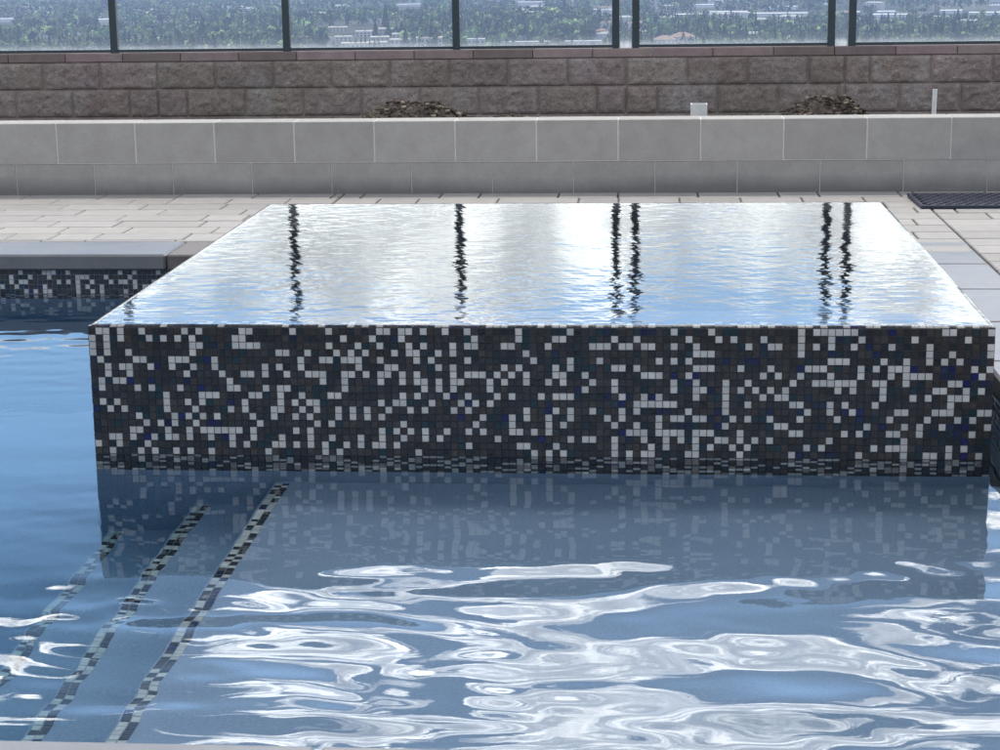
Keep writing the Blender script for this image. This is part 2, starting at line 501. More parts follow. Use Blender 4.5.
# ------------------------------------------------------------------ planter wall
def cmu_material():
    m, nt = newmat('smooth_block')
    g = nt.n('ShaderNodeNewGeometry'); pos = g.outputs['Position']
    a = nt.n('ShaderNodeVertexColor', layer_name='Col').outputs[0]
    sp = nt.n('ShaderNodeSeparateXYZ'); nt.l(pos, sp.inputs[0])
    big = nt.noise(pos, 1.7, 5, .6); fine = nt.noise(pos, 90, 4, .7); mid = nt.noise(pos, 9, 5, .65)
    c = nt.mix(1.0, (.372, .352, .325), a, 'MULTIPLY')
    c = nt.mix(1.0, c, nt.ramp(mid, [(.3, .9), (.7, 1.08)]), 'MULTIPLY')
    c = nt.mix(1.0, c, nt.ramp(fine, [(.3, .93), (.7, 1.05)]), 'MULTIPLY')
    # damp at the foot of the wall
    hgt = nt.math('SUBTRACT', sp.outputs[2], nt.math('MULTIPLY', big, .13))
    damp = nt.ramp(hgt, [(.115, 1.0), (.19, 0.0)])
    c = nt.mix(nt.math('MULTIPLY', damp, .62), c, (.10, .10, .105))
    finish(nt, principled(nt, c, .8, .25, nt.bump(fine, .35, .0015)))
    return m
M_CMU = cmu_material()
M_MORTAR = generic('mortar', (.56, .54, .51), .9, .2, 60, .4, .001)
pw = thing('planter_wall', 'low smooth grey concrete block planter wall of two courses along the back of the deck', 'wall', (0, YP, 0))
J = .004
zsplit = .3235
mb = MB()
for row, (za, zb, x00) in enumerate(((zsplit+J/2, ZP, -1.476), (.02, zsplit-J/2, -1.292))):
    for k in range(-16, 20):
        x = x00 + k*.4085
        q = rng.uniform(.93, 1.05)*(1, .95)[row]
        dy = rng.uniform(-.0008, .0008)
        mb.box((x+J/2, dy-.004*(1-row), za), (x+.4085-J/2, .19+dy, zb - rng.uniform(0, .001)), (q, q, q), .003)
mb.build('block_course', M_CMU, pw)
mb = MB(); mb.box((-8, .0035, .02), (9.6, .186, zsplit)); mb.box((-8, -.0022, zsplit+.0005), (9.6, .184, ZP-.002)); mb.build('mortar', M_MORTAR, pw)

# ------------------------------------------------------------------ planting bed
def soil_material():
    m, nt = newmat('soil')
    pos = nt.n('ShaderNodeNewGeometry').outputs['Position']
    a = nt.n('ShaderNodeVertexColor', layer_name='Col').outputs[0]
    n = nt.noise(pos, 25, 6, .7)
    c = nt.mix(1.0, nt.ramp(n, [(.3, (.050, .042, .034)), (.55, (.12, .10, .085)), (.75, (.30, .26, .22))]), a, 'MULTIPLY')
    finish(nt, principled(nt, c, .95, .1, nt.bump(n, .9, .02)))
    return m
M_SOIL = soil_material()
nx, ny = 260, 70
X, Y = np.meshgrid(np.linspace(-9, 10, nx), np.linspace(YP+.1, YW+.05, ny))
Z = .13 + .05*fbm(X*2, Y*2, 4, 3)
i = np.arange(ny-1)[:, None]*nx + np.arange(nx-1)[None, :]
F = np.stack([i, i+1, i+1+nx, i+nx], -1).reshape(-1, 4)
o = link('soil', np_mesh('soil', np.stack([X.ravel(), Y.ravel(), Z.ravel()], 1), F, np.ones((len(F), 3)), True), M_SOIL); tag(o, kind='structure')

def mound(label, cx, cy, rx, ry, h, peaks, seed, clods):
    g = np.random.default_rng(seed)
    n = 90
    U, Vv = np.meshgrid(np.linspace(-1.25, 1.25, n), np.linspace(-1.25, 1.25, n))
    Z = np.zeros_like(U)
    for (px, py, pr, ph) in peaks:
        d = np.sqrt(((U-px)/pr)**2 + ((Vv-py)/pr)**2)
        Z = np.maximum(Z, ph*np.clip(1-d**1.7, 0, 1))
    Z = Z*h + (.34*h)*(fbm(U*4+seed, Vv*4, 5, seed)-.47)*np.clip(Z*4, 0, 1)
    Z -= .02
    V = np.stack([(U*rx).ravel(), (Vv*ry).ravel(), Z.ravel()], 1)
    i = np.arange(n-1)[:, None]*n + np.arange(n-1)[None, :]
    F = np.stack([i, i+1, i+1+n, i+n], -1).reshape(-1, 4)
    vs = [V]; fs = [F]; cs = [np.ones((len(F), 3))*.8]; off = len(V)
    # clods and bark chips lying on it: squashed, skewed cubes
    cube = np.array([(-1,-1,-1),(1,-1,-1),(1,1,-1),(-1,1,-1),(-1,-1,1),(1,-1,1),(1,1,1),(-1,1,1)], float)
    cf = np.array([(0,3,2,1),(4,5,6,7),(0,1,5,4),(1,2,6,5),(2,3,7,6),(3,0,4,7)])
    for k in range(clods):
        a_, b_ = g.uniform(-1, 1, 2)
        ii = int((b_+1.25)/2.5*(n-1)); jj = int((a_+1.25)/2.5*(n-1))
        z = Z[ii, jj]
        if z < .02: continue
        s = (.0025 + .007*g.random()**3)*np.array([1+g.random(), .8, .6+.4*g.random()])
        pts = cube*s*(1+g.uniform(-.35, .35, (8, 3)))
        t = g.uniform(0, 6.28, 3)
        Rz = np.array([[math.cos(t[0]), -math.sin(t[0]), 0], [math.sin(t[0]), math.cos(t[0]), 0], [0,0,1]])
        Rx = np.array([[1,0,0],[0, math.cos(t[1]), -math.sin(t[1])],[0, math.sin(t[1]), math.cos(t[1])]])
        pts = pts@Rx.T@Rz.T + np.array([a_*rx, b_*ry, z+s[2]*.6])
        vs.append(pts); fs.append(cf+off); off += 8
        q = g.choice([.5, .8, 1.2, 1.8, 3.0], p=[.25,.3,.25,.12,.08]); cs.append(np.tile([q, q*.97, q*.93], (6, 1)))
    me = np_mesh('soil_mound', np.concatenate(vs), np.concatenate(fs), np.concatenate(cs))
    o = link('soil_mound', me, M_SOIL, loc=(cx, cy, .15)); tag(o, label, 'soil mound')
mound('low wide double-humped heap of dark mulch rising behind the planter wall', .37, 5.35, .92, .55, .415,
      [(-.12, 0, .95, 1.0), (.40, .1, .62, .82), (-.45, .05, .6, .62)], 3, 13000)
mound('taller ragged heap of crumbly dark soil with a shaded hollow, near the white stake', 2.44, 5.35, .60, .5, .46,
      [(.05, 0, .85, 1.0), (.02, .1, .35, 1.03), (-.42, .0, .55, .72), (.45, .1, .55, .55)], 8, 13000)

M_PVC = generic('white_pvc', (.62, .62, .60), .45, .12, 25, .2, .001)
mb = MB()       # square hollow post stub
w = .043; t_ = .006; zt = .402
for a_, b_ in (((-w, -w, 0), (w, -w+t_, zt)), ((-w, w-t_, 0), (w, w, zt)), ((-w, -w+t_, 0), (-w+t_, w-t_, zt)), ((w-t_, -w+t_, 0), (w, w-t_, zt))):
    mb.box(a_, b_)
mb.box((-w+t_, -w+t_, 0), (w-t_, w-t_, zt-.035))
o = mb.build('post_stub', M_PVC, loc=(1.797, 5.06, .155)); tag(o, 'short square pale grey post stub sticking up behind the planter wall', 'post')
mb = MB()
mb.tube((0, 0, 0), (0, 0, .468), .0118, .0118, 14, cap=False); mb.tube((0, 0, .45), (0, 0, .45), .0118, .0118, 14) if False else None
ring = [(.0118*math.cos(k*math.pi/7), .0118*math.sin(k*math.pi/7)) for k in range(14)]
inn = [(.0088*math.cos(k*math.pi/7), .0088*math.sin(k*math.pi/7)) for k in range(14)]
for k in range(14):
    k2 = (k+1) % 14
    mb.poly([(*ring[k], .468), (*ring[k2], .468), (*inn[k2], .468), (*inn[k], .468)])
    mb.poly([(*inn[k], .468), (*inn[k2], .468), (*inn[k2], .40), (*inn[k], .40)])
mb.poly([(*p, .40) for p in inn])
o = mb.build('irrigation_riser', M_PVC, loc=(3.012, 5.06, .155)); tag(o, 'thin white plastic riser pipe standing behind the planter wall above the mat', 'pipe')
o.rotation_euler = (0, R(.8), 0)

# ------------------------------------------------------------------ split-face wall
def split_material():
    m, nt = newmat('split_face_block')
    pos = nt.n('ShaderNodeNewGeometry').outputs['Position']
    a = nt.n('ShaderNodeVertexColor', layer_name='Col').outputs[0]
    n = nt.noise(pos, 14, 8, .7); f = nt.noise(pos, 160, 3, .7); b = nt.noise(pos, 1.3, 4, .6)
    c = nt.mix(1.0, nt.ramp(n, [(.3, (.215, .178, .158)), (.5, (.275, .228, .202)), (.7, (.37, .315, .282))]), a, 'MULTIPLY')
    c = nt.mix(1.0, c, nt.ramp(f, [(.35, .62), (.65, 1.35)]), 'MULTIPLY')
    c = nt.mix(1.0, c, nt.ramp(b, [(.3, .82), (.7, 1.15)]), 'MULTIPLY')
    # lime bloom in runs below the joints
    mp = nt.n('ShaderNodeMapping'); nt.l(pos, mp.inputs[0]); mp.inputs['Scale'].default_value = (2.6, .2, 1.2)
    s = nt.noise(mp.outputs[0], 1.3, 3, .5); s2 = nt.noise(pos, 30, 5, .75)
    e = nt.math('MULTIPLY', nt.ramp(s, [(.55, 0.0), (.72, .8)]), nt.ramp(s2, [(.38, 0.0), (.62, 1.0)]))
    c = nt.mix(e, c, (.42, .41, .40))
    finish(nt, principled(nt, c, .9, .2, nt.bump(nt.math('ADD', n, nt.math('MULTIPLY', f, .25)), .8, .008)))
    return m
M_SPLIT = split_material()
M_DKMORTAR = generic('dark_mortar', (.42, .34, .31), .95, .3, 50, .4, .002)
sw = thing('split_face_wall', 'brown rough split face block wall with flat cap stones carrying the glass fence', 'wall', (0, YW, 0))
mb = MB()
jr = lambda x, j: x
PX = .4105
rows = ((.630, .4395), (.4370, .2470), (.2445, .050), (.0475, -.2))
ctl = (-1.9, 1.375, 2.86)
for r_, (zt, zb) in enumerate(rows):
    off = -1.9 if r_ % 2 == 0 else -1.9 + PX/2
    xsj = sorted([off + k*PX for k in range(-13, 20)] + (list(ctl) if r_ % 2 else [ctl[1], ctl[2]]))
    xsj = [x for n_, x in enumerate(xsj) if n_ == 0 or x - xsj[n_-1] > .03]
    for x0, x1 in zip(xsj[:-1], xsj[1:]):
        k = rng.uniform(.92, 1.07); tint = (k, k*rng.uniform(.96, 1.02), k*rng.uniform(.95, 1.03))
        a0, a1 = x0+.0016, x1-.0016
        nx = max(3, int((a1-a0)/.011)); nz = 18
        gx = np.linspace(a0, a1, nx); gz = np.linspace(zb, zt, nz); sd = rng.randint(0, 999)
        XX, ZZ = np.meshgrid(gx, gz)
        bul = (1-np.abs(2*(XX-a0)/(a1-a0)-1)**14)*(1-np.abs(2*(ZZ-zb)/(zt-zb)-1)**9)
        ridged = 1-np.abs(2*fbm(XX*9+ZZ*4, ZZ*12, 4, sd)-1)
        YY = -bul*(.006 + .008*ridged + .020*fbm(XX*32, ZZ*32, 3, sd+5))
        vs = np.stack([XX.ravel(), YY.ravel(), ZZ.ravel()], 1).tolist(); nv = len(vs)
        fs = [(j*nx+i, j*nx+i+1, (j+1)*nx+i+1, (j+1)*nx+i) for j in range(nz-1) for i in range(nx-1)]
        vs += [(a0, .12, zb), (a1, .12, zb), (a1, .12, zt), (a0, .12, zt)]
        top = [(nz-1)*nx+i for i in range(nx)]; bot = [i for i in range(nx)]
        fs += [tuple(top + [nv+2, nv+3]), tuple(list(reversed(bot)) + [nv, nv+1]),
               tuple([j*nx for j in range(nz)] + [nv+3, nv]), tuple([j*nx+nx-1 for j in reversed(range(nz))] + [nv+1, nv+2])]
        mb.mesh(vs, fs, tint)
mb.build('block_course', M_SPLIT, sw)
mb = MB(); mb.box((-7.2, .0012, -.5), (5.8, .18, .6285)); mb.build('mortar', M_DKMORTAR, sw)
def cap_material():
    return generic('cap_stone', (.27, .215, .195), .8, .22, 12, .5, .003, .3, attr=True)
mb = MB()
for k in range(-13, 19):
    x = -2.55 + k*PX
    q = rng.choice((1.1, 1.2, 1.05, 1.15, .8)) 
    mb.box((x+.002, -.012, .632), (x+PX-.002, .20, ZW), (q, q*rng.uniform(.95, 1.0), q*rng.uniform(.95,1.05)), .004)
mb.build('cap_course', cap_material(), sw)

# ------------------------------------------------------------------ glass fence
M_FRAME = generic('dark_blue_powder_coat', (.036, .056, .068), .35, .15, 40, .1, .001, .5)
def pane_material(name, film, tint):
    m, nt = newmat(name)
    tc = nt.n('ShaderNodeNewGeometry').outputs['Position']
    sp = nt.n('ShaderNodeSeparateXYZ'); nt.l(tc, sp.inputs[0])
    tr = nt.n('ShaderNodeBsdfTransparent'); tr.inputs[0].default_value = (*tint, 1)
    gl = nt.n('ShaderNodeBsdfGlossy'); gl.inputs['Roughness'].default_value = .01
    fr = nt.n('ShaderNodeFresnel'); fr.inputs[0].default_value = 1.45
    mx = nt.n('ShaderNodeMixShader'); nt.l(fr.outputs[0], mx.inputs[0]); nt.l(tr.outputs[0], mx.inputs[1]); nt.l(gl.outputs[0], mx.inputs[2])
    # thin film of dried spray, heavier along the bottom edge
    df = nt.n('ShaderNodeBsdfTranslucent'); df.inputs[0].default_value = (.75, .78, .8, 1)
    mp = nt.n('ShaderNodeMapping'); nt.l(tc, mp.inputs[0]); mp.inputs['Scale'].default_value = (9, 1, 1.5)
    streak = nt.noise(mp.outputs[0], 2, 4, .6)
    f = nt.ramp(sp.outputs[2], [(.715, .30), (.745, .07), (.78, .02), (1.0, .008)])
    f = nt.math('MULTIPLY', nt.math('MULTIPLY', f, nt.ramp(streak, [(.3, .6), (.75, 1.4)])), film)
    m2 = nt.n('ShaderNodeMixShader'); nt.l(f, m2.inputs[0]); nt.l(mx.outputs[0], m2.inputs[1]); nt.l(df.outputs[0], m2.inputs[2])
    finish(nt, m2); return m
M_PANE = pane_material('fence_glass', 1.0, (.93, .955, .96))
M_PANE2 = pane_material('frosty_glass', 2.2, (.95, .97, .97))
ZT = 1.945
def fence(label, posts):
    t = thing('glass_fence', label, 'fence', (posts[0], YW+.06, ZW), 0, 'dark framed glass fence sections on the block wall')
    for x in posts:
        x -= posts[0]
        mb = MB(); mb.box((x-.025, -.025, 0), (x+.025, .025, ZT-ZW), bev=.002)
        p = mb.build('post', M_FRAME, t)
        mb = MB(); mb.box((x-.029, -.029, ZT-ZW+.0005), (x+.029, .029, ZT-ZW+.010), bev=.003); mb.build('post_cap', M_FRAME, p)
    for a_, b_ in zip(posts[:-1], posts[1:]):
        a_ -= posts[0]; b_ -= posts[0]
        mb = MB(); mb.box((a_+.026, -.016, .004), (b_-.026, .016, .024), bev=.002); mb.build('bottom_rail', M_FRAME, t)
        mb = MB(); mb.box((a_+.026, -.004, .0245), (b_-.026, .004, ZT-ZW-.03)); mb.build('glass_pane', M_PANE, t)
fence('long left section of glass fence with five or more dark posts', [-5.86, -4.65, -3.43, -2.21, -.985, .202, 1.303])
fence('single wide glass fence panel framed by two dark posts, right of the centre', [1.440, 2.767])
fence('rightmost glass fence section, running out of the picture at the right edge', [2.908, 4.2, 5.45])
for x, lb in ((1.3715, 'narrow pale glass strip in the gap between the middle pair of posts'), (2.8375, 'narrow pale glass strip in the gap between the right hand pair of posts')):
    mb = MB(); mb.box((-.042, -.003, 0), (.042, .003, ZT-ZW-.04)); o = mb.build('glass_infill', M_PANE2, loc=(x, YW+.06, ZW+.0005)); tag(o, lb, 'glass strip')

# ------------------------------------------------------------------ rubber mat
M_RUBBER = generic('rubber', (.022, .028, .050), .5, .3, 60, .3, .001, .4)
mb = MB()
mx0, mx1, my0, my1, p_ = 0, 1.05, 0, .46, .044
mb.box((mx0, my0, 0), (mx1, my0+.018, .016), bev=.003); mb.box((mx0, my1-.018, 0), (mx1, my1, .016), bev=.003)
mb.box((mx0, my0+.018, 0), (mx0+.018, my1-.018, .016), bev=.003); mb.box((mx1-.018, my0+.018, 0), (mx1, my1-.018, .016), bev=.003)
nyr = int((my1-my0-.036)/(p_*.87)); nxr = int((mx1-mx0-.036)/p_)
for j in range(nyr):
    for i in range(nxr):
        cx_ = mx0+.018+p_/2+i*p_+(p_/2 if j % 2 else 0)*.9; cy_ = my0+.018+p_*.45+j*p_*.87
        if cx_ > mx1-.03: continue
        ro, ri = p_*.54, p_*.34; n8 = 8
        vs = []
        for r0, z_ in ((ro, 0.001), (ro, .014), (ri, .014), (ri, 0.001)):
            vs += [(cx_+r0*math.cos(2*math.pi*(k+.5)/n8), cy_+r0*math.sin(2*math.pi*(k+.5)/n8), z_+rng.uniform(0,.0008)) for k in range(n8)]
        fs = []
        for q in range(3):
            fs += [(q*n8+k, q*n8+(k+1) % n8, (q+1)*n8+(k+1) % n8, (q+1)*n8+k) for k in range(n8)]
        mb.mesh(vs, fs)
o = mb.build('rubber_mat', M_RUBBER, loc=(2.79, 3.80, ZC+.0015)); tag(o, 'dark blue perforated rubber mat lying on the pavers against the planter wall', 'mat')
o.rotation_euler = (0, 0, R(.6))

# ------------------------------------------------------------------ valley
VZ = -112.0
def ground_z(x, y):
    x = np.asarray(x, float); y = np.asarray(y, float)
    t = np.clip((y-9)/1500, 0, 1)
    z = -2 + (VZ+2)*(1-(1-t)**2.2)
    z = z - 6*np.clip((y-9)/60, 0, 1)*(1-t)
    rise = 10*np.exp(-(((y-2900)/330)**2 + ((x+250)/330)**2))
    return z + rise*(t >= 1)
ys_ = np.concatenate([np.linspace(8.6, 60, 12), np.geomspace(70, 45000, 130)])
us = np.linspace(-1, 1, 121)
X = us[None, :]*(60 + ys_[:, None]*1.6); Y = np.repeat(ys_[:, None], len(us), 1)
Z = ground_z(X, Y) + (Y > 1500)*(3*fbm(X/220, Y/220, 3, 2)-1.5)
ny, nx = X.shape
i = np.arange(ny-1)[:, None]*nx + np.arange(nx-1)[None, :]
F = np.stack([i, i+1, i+1+nx, i+nx], -1).reshape(-1, 4)
o = link('ground', np_mesh('ground', np.stack([X.ravel(), Y.ravel(), Z.ravel()], 1), F, None, True), M_LAND); tag(o, kind='structure')

CAMX, YAW = 1.545, .081
F_PX, HZ = 1892.0, -50.0
def valley(u, v, dz=0):
    """a spot in the valley from bearing (u) and drop below the horizon (v), read off a survey of the view"""
    d = (1.36 - (VZ+dz))*F_PX/(v-HZ - .0125*0)
    a_ = math.atan((u-500)/F_PX/math.cos(.221)) - YAW
    x, y = CAMX + d*math.sin(a_), -5 + d*math.cos(a_)
    return x, y, float(ground_z(x, y))

BW = {'white': (.62, .61, .58), 'cream': (.50, .44, .35), 'tan': (.36, .28, .21), 'grey': (.34, .34, .35)}
def building(name, label, cat, loc, L, Dp, Hh, rz, wall, roofc, storeys, hip=False, group=None, detail=True, parapet=True):
    t = thing(name, label, cat, loc, rz, group)
    mb = MB(); mb.box((-L/2, -Dp/2, -3), (L/2, Dp/2, Hh), wall); mb.build('wall', M_BLD, t)
    if hip:
        e = .8; rh = min(L, Dp)*.22; mb = MB()
        a_ = [(-L/2-e, -Dp/2-e, Hh), (L/2+e, -Dp/2-e, Hh), (L/2+e, Dp/2+e, Hh), (-L/2-e, Dp/2+e, Hh)]
        r1, r2 = (-L/2+Dp*.45, 0, Hh+rh), (L/2-Dp*.45, 0, Hh+rh)
        if r1[0] > r2[0]: r1 = r2 = (0, 0, Hh+rh)
        mb.poly([a_[0], a_[1], r2, r1], roofc); mb.poly([a_[2], a_[3], r1, r2], roofc)
        mb.poly([a_[1], a_[2], r2], roofc); mb.poly([a_[3], a_[0], r1], roofc); mb.poly(list(reversed(a_)), roofc)
        mb.build('roof', M_BLD, t)
    else:
        mb = MB(); mb.box((-L/2-.4, -Dp/2-.4, Hh+.02), (L/2+.4, Dp/2+.4, Hh+.7), roofc); rf = mb.build('roof', M_BLD, t)
        if detail:
            for k in range(max(1, int(L/22))):
                mb = MB(); x = -L/2 + (k+.5)*L/max(1, int(L/22)); mb.box((x-1.5, -1.2, Hh+.72), (x+1.5, 1.2, Hh+2.0), (.3, .3, .3))
                mb.build('rooftop_unit', M_BLD, rf)
    if detail:
        nwin = max(3, int(L/5))
        for s_ in range(storeys):
            z = Hh*(s_+.42)/storeys; hh = Hh/storeys*.28
            for k in range(nwin):
                x = -L/2 + (k+.5)*L/nwin
                mb = MB(); mb.box((x-L/nwin*.24, -Dp/2-.12, z-hh), (x+L/nwin*.24, -Dp/2-.02, z+hh), (.17, .17, .18)); mb.build('window', M_BLD, t)
    return t
def wx(u0, u1, v): return valley(u0, v), valley(u1, v)
def bspan(name, label, cat, u0, u1, v, h_px, Dp, wall, roofc, storeys, **kw):
    a_, b_ = valley(u0, v), valley(u1, v); L = math.hypot(b_[0]-a_[0], b_[1]-a_[1]); d = math.hypot(a_[0], a_[1])
    c = ((a_[0]+b_[0])/2, (a_[1]+b_[1])/2, ground_z((a_[0]+b_[0])/2, (a_[1]+b_[1])/2))
    return building(name, label, cat, (c[0], c[1], float(c[2])), L, Dp, h_px*d/F_PX, kw.pop('rz', math.atan2(b_[1]-a_[1], b_[0]-a_[0])), wall, roofc, storeys, **kw)
terr = (.36, .19, .13)
RC = (.50, .48, .44)
bspan('apartment_building', 'tan building with dark doorway, just above the wall cap beside the centre post', 'building', 506, 556, 46, 7, 24, (.42,.34,.26), RC, 1)
bspan('apartment_building', 'long pinkish white low building just left of the middle post pair', 'building', 567, 602, 46, 7, 22, (.55,.49,.44), (.6,.57,.52), 2)
bspan('apartment_building', 'small white flat building behind trees beside the centre post', 'building', 473, 490, 40, 4, 20, BW['white'], (.66,.65,.62), 1)
bspan('house', 'pale house with low terracotta hip roof right of the middle post pair', 'house', 652, 673, 43, 5, 22, (.55,.46,.40), (.42,.27,.2), 1, hip=True)
bspan('house', 'larger cream house with terracotta hip roof, second house right of the middle post pair', 'house', 668, 692, 41, 5.5, 24, (.56,.47,.41), (.42,.27,.2), 1, hip=True)
bspan('house', 'pinkish house with low tiled roof just left of the middle post pair behind trees', 'house', 597, 608, 35, 5, 20, (.52,.42,.36), terr, 1, hip=True)
# terraces of the apartment estate on its rise
est = [(352,378,45,5.5),(376,396,44,5),(399,420,43,6),(424,449,43,7),(380,398,38,4),(401,424,37,5),(428,452,36,6),(366,384,33,3.5),(388,408,32,4),(411,432,31,4.5),(434,452,29,4.5),(340,358,29,3),(346,362,36,3)]
for n_, (u0, u1, v, h) in enumerate(est):
    c_ = rng.choice([(.60,.54,.46), (.55,.48,.39), (.62,.58,.52), (.48,.42,.34)])
    bspan('apartment_building', 'pale flat-roofed block of the terraced estate left of the centre post', 'building', u0, u1, v, h*1.35, 30, c_, (.62,.55,.46), 2,
          group='pale blocks of the terraced estate', detail=True)
bspan('office_building', 'pale office block with dark window strips, top right corner of the view', 'building', 974, 1012, 13, 15, 40, (.60,.61,.62), (.62,.62,.62), 3)
# long pale sheds farther out
sheds = [(664,700,17),(706,742,15),(748,800,17),(860,898,18),(862,884,15),(926,948,15),(955,990,17),(590,616,11),(2,40,10),(58,74,12),(150,176,4),(236,260,3),(405,430,3),(520,548,3),(815,826,8),(905,935,20),(760,790,10),(690,710,7),(846,850,16),(118,132,12),(-60,-20,8),(1030,1080,16)]
for (u0, u1, v) in sheds:
    c_ = rng.choice([(.72,.71,.68), (.66,.64,.58), (.74,.75,.75)])
    bspan('warehouse', 'long pale low warehouse among the trees far out in the valley', 'warehouse', u0, u1, v, rng.uniform(1.8, 2.8), 45, c_, (.78,.77,.75), 1, group='pale warehouses far out in the valley', detail=False)
# scattered houses
PROTO = []
for k in range(5):
    hh = thing('house', 'small pale house half hidden by trees in the valley', 'house', (0,0,0), 0, 'small houses among the valley trees')
    L, Dp, Hh = rng.uniform(18, 34), rng.uniform(12, 18), rng.uniform(7, 13)
    wc = rng.choice([(.62,.6,.56), (.5,.44,.36), (.55,.5,.46)]); rc = rng.choice([(.34,.22,.16), (.3,.28,.27), (.5,.47,.44), (.55,.53,.5)])
    mb = MB(); mb.box((-L/2,-Dp/2,-2),(L/2,Dp/2,Hh), wc); mb.build('wall', M_BLD, hh)
    e = .7; a_ = [(-L/2-e,-Dp/2-e,Hh),(L/2+e,-Dp/2-e,Hh),(L/2+e,Dp/2+e,Hh),(-L/2-e,Dp/2+e,Hh)]; r1, r2 = (-L/2+Dp*.4,0,Hh+2.4), (L/2-Dp*.4,0,Hh+2.4)
    mb = MB(); mb.poly([a_[0],a_[1],r2,r1], rc); mb.poly([a_[2],a_[3],r1,r2], rc); mb.poly([a_[1],a_[2],r2], rc); mb.poly([a_[3],a_[0],r1], rc)
    mb.build('roof', M_BLD, hh); PROTO.append(hh)
hspots = []
k = 0
while len(hspots) < 62:
    u = rng.uniform(-40, 1040); v = -2 + 46*rng.random()**1.3
    if 335 < u < 455 and 22 < v < 50: continue
    hspots.append((u, v))
def copy_tree(o, parent=None):
    c = o.copy(); col.objects.link(c); c.parent = parent
    for ch in o.children: copy_tree(ch, c)
    return c
used = set()
for n_, (u, v) in enumerate(hspots):
    pr = PROTO[n_ % 5]
    o = pr if n_ < 5 else copy_tree(pr)
    x, y, z = valley(u, v); o.location = (x, y, z); o.rotation_euler = (0, 0, rng.uniform(-.6, .6))

# trees: thousands of crowns as one wood; the closest readable ones as things
GREENS = np.array([(.040,.062,.022), (.055,.080,.028), (.030,.050,.024), (.075,.100,.035), (.028,.044,.030), (.10,.13,.05), (.06,.07,.03)])
def crown_quads(n, kind, g):
    """leaf-clump quads filling a unit crown (height 1, base at 0); returns V (4n,3)"""
    if kind == 'cone':
        h = g.random(n)**.8; r = (1-h)*.20*np.sqrt(.3+.7*g.random(n))+.01; z = .06+h*.94; s = .055*(1.25-h*.7)
    elif kind == 'spire':
        h = g.random(n); r = .075*np.sin(np.pi*np.clip(h*.9+.08,0,1))*np.sqrt(g.random(n)); z = .04+.94*h; s = np.full(n, .045)
    else:
        lob = g.normal(0, 1, (6, 3)); lob /= np.linalg.norm(lob, axis=1)[:, None]; lob = lob*np.array([.22,.22,.16])+np.array([0,0,.6])
        li = g.integers(0, 6, n); d = g.normal(0, 1, (n, 3)); d /= np.linalg.norm(d, axis=1)[:, None]
        p = lob[li] + d*(.21*np.cbrt(.35+.65*g.random(n)))[:, None]; z = p[:, 2]; r = None; s = .085*(.6+.7*g.random(n))
    if r is not None:
        t = g.random(n)*2*np.pi; p = np.stack([r*np.cos(t), r*np.sin(t), z], 1)
    nn = d if kind == 'round' else np.stack([p[:, 0], p[:, 1], np.full(n, .05)], 1)
    nn = nn/np.linalg.norm(nn, axis=1)[:, None] + g.normal(0, .25, (n, 3))
    a_ = np.cross(nn, g.normal(0, 1, (n, 3))); a_ /= np.linalg.norm(a_, axis=1)[:, None]
    b_ = np.cross(nn, a_); b_ /= np.linalg.norm(b_, axis=1)[:, None]
    s = np.asarray(s)[:, None]
    return np.stack([p-a_*s-b_*s, p+a_*s-b_*s, p+a_*s+b_*s, p-a_*s+b_*s], 1)
gt = np.random.default_rng(77)
lib = {}
KEEP = [(508, 554, 46), (568, 601, 46), (473, 490, 40), (652, 692, 42), (597, 606, 35), (974, 1012, 13)] + [(a_+6, b_-4, c_) for a_, b_, c_ in sheds if gt.random() < .6]
for kd in ('cone', 'round', 'spire'):
    lib[kd] = [[crown_quads(nq, kd, gt) for _ in range(5)] for nq in (46, 22, 12)]
VV, CC = [], []
NT_ = 26500
cnt = 0
u_ = gt.uniform(-90, 1090, NT_); v_ = -6 + 92*gt.random(NT_)**1.35
for u, v in zip(u_, v_):
    x, y, z = valley(u, v)
    dens = float(fbm(x/130, y/170, 3, 9))
    lim = .30
    if 338 < u < 455 and 23 < v < 62: lim = .44 if v < 44 else 9
    if 640 < u < 1000 and 11 < v < 24: lim = .56
    if dens < lim: continue
    if any(a_-4 < u < b_+4 and c_-1 < v < c_+13 for a_, b_, c_ in KEEP): continue
    lod = 0 if v > 28 else (1 if v > 12 else 2)
    kn = float(vnoise(x/160+7, y/160, 14)); r_ = gt.random()
    kd = 'spire' if r_ < .04 else ('cone' if r_ < .10+.5*(kn > .5) else 'round')
    hgt = {'cone': gt.uniform(12, 27), 'spire': gt.uniform(12, 20), 'round': gt.uniform(10, 20)}[kd]
    wid = hgt*(gt.uniform(.85, 1.25) if kd == 'round' else gt.uniform(.8, 1.2))
    q = lib[kd][lod][gt.integers(5)]
    t = gt.random()*6.28; c_, s_ = math.cos(t), math.sin(t)
    P = q.reshape(-1, 3)*np.array([wid, wid, hgt])
    P = np.stack([P[:, 0]*c_-P[:, 1]*s_+x, P[:, 0]*s_+P[:, 1]*c_+y, P[:, 2]+z], 1)
    VV.append(P)
    base = GREENS[gt.integers(len(GREENS))]*gt.choice([.65, 1.35, 2.4, 4.2], p=[.3, .25, .25, .20])*(.6+1.1*float(vnoise(x/75, y/110, 55)))
    if kd == 'cone': base = base*.62
    nq = len(q); CC.append(base[None, :]*gt.uniform(.85, 1.2, (nq, 1)))
    cnt += 1
V = np.concatenate(VV); C_ = np.concatenate(CC); F = np.arange(len(V)).reshape(-1, 4)
o = link('woodland', np_mesh('woodland', V, F, C_), M_LEAF); tag(o, kind='stuff', label='hazy far-off woodland filling the valley beyond the fence', cat='trees')

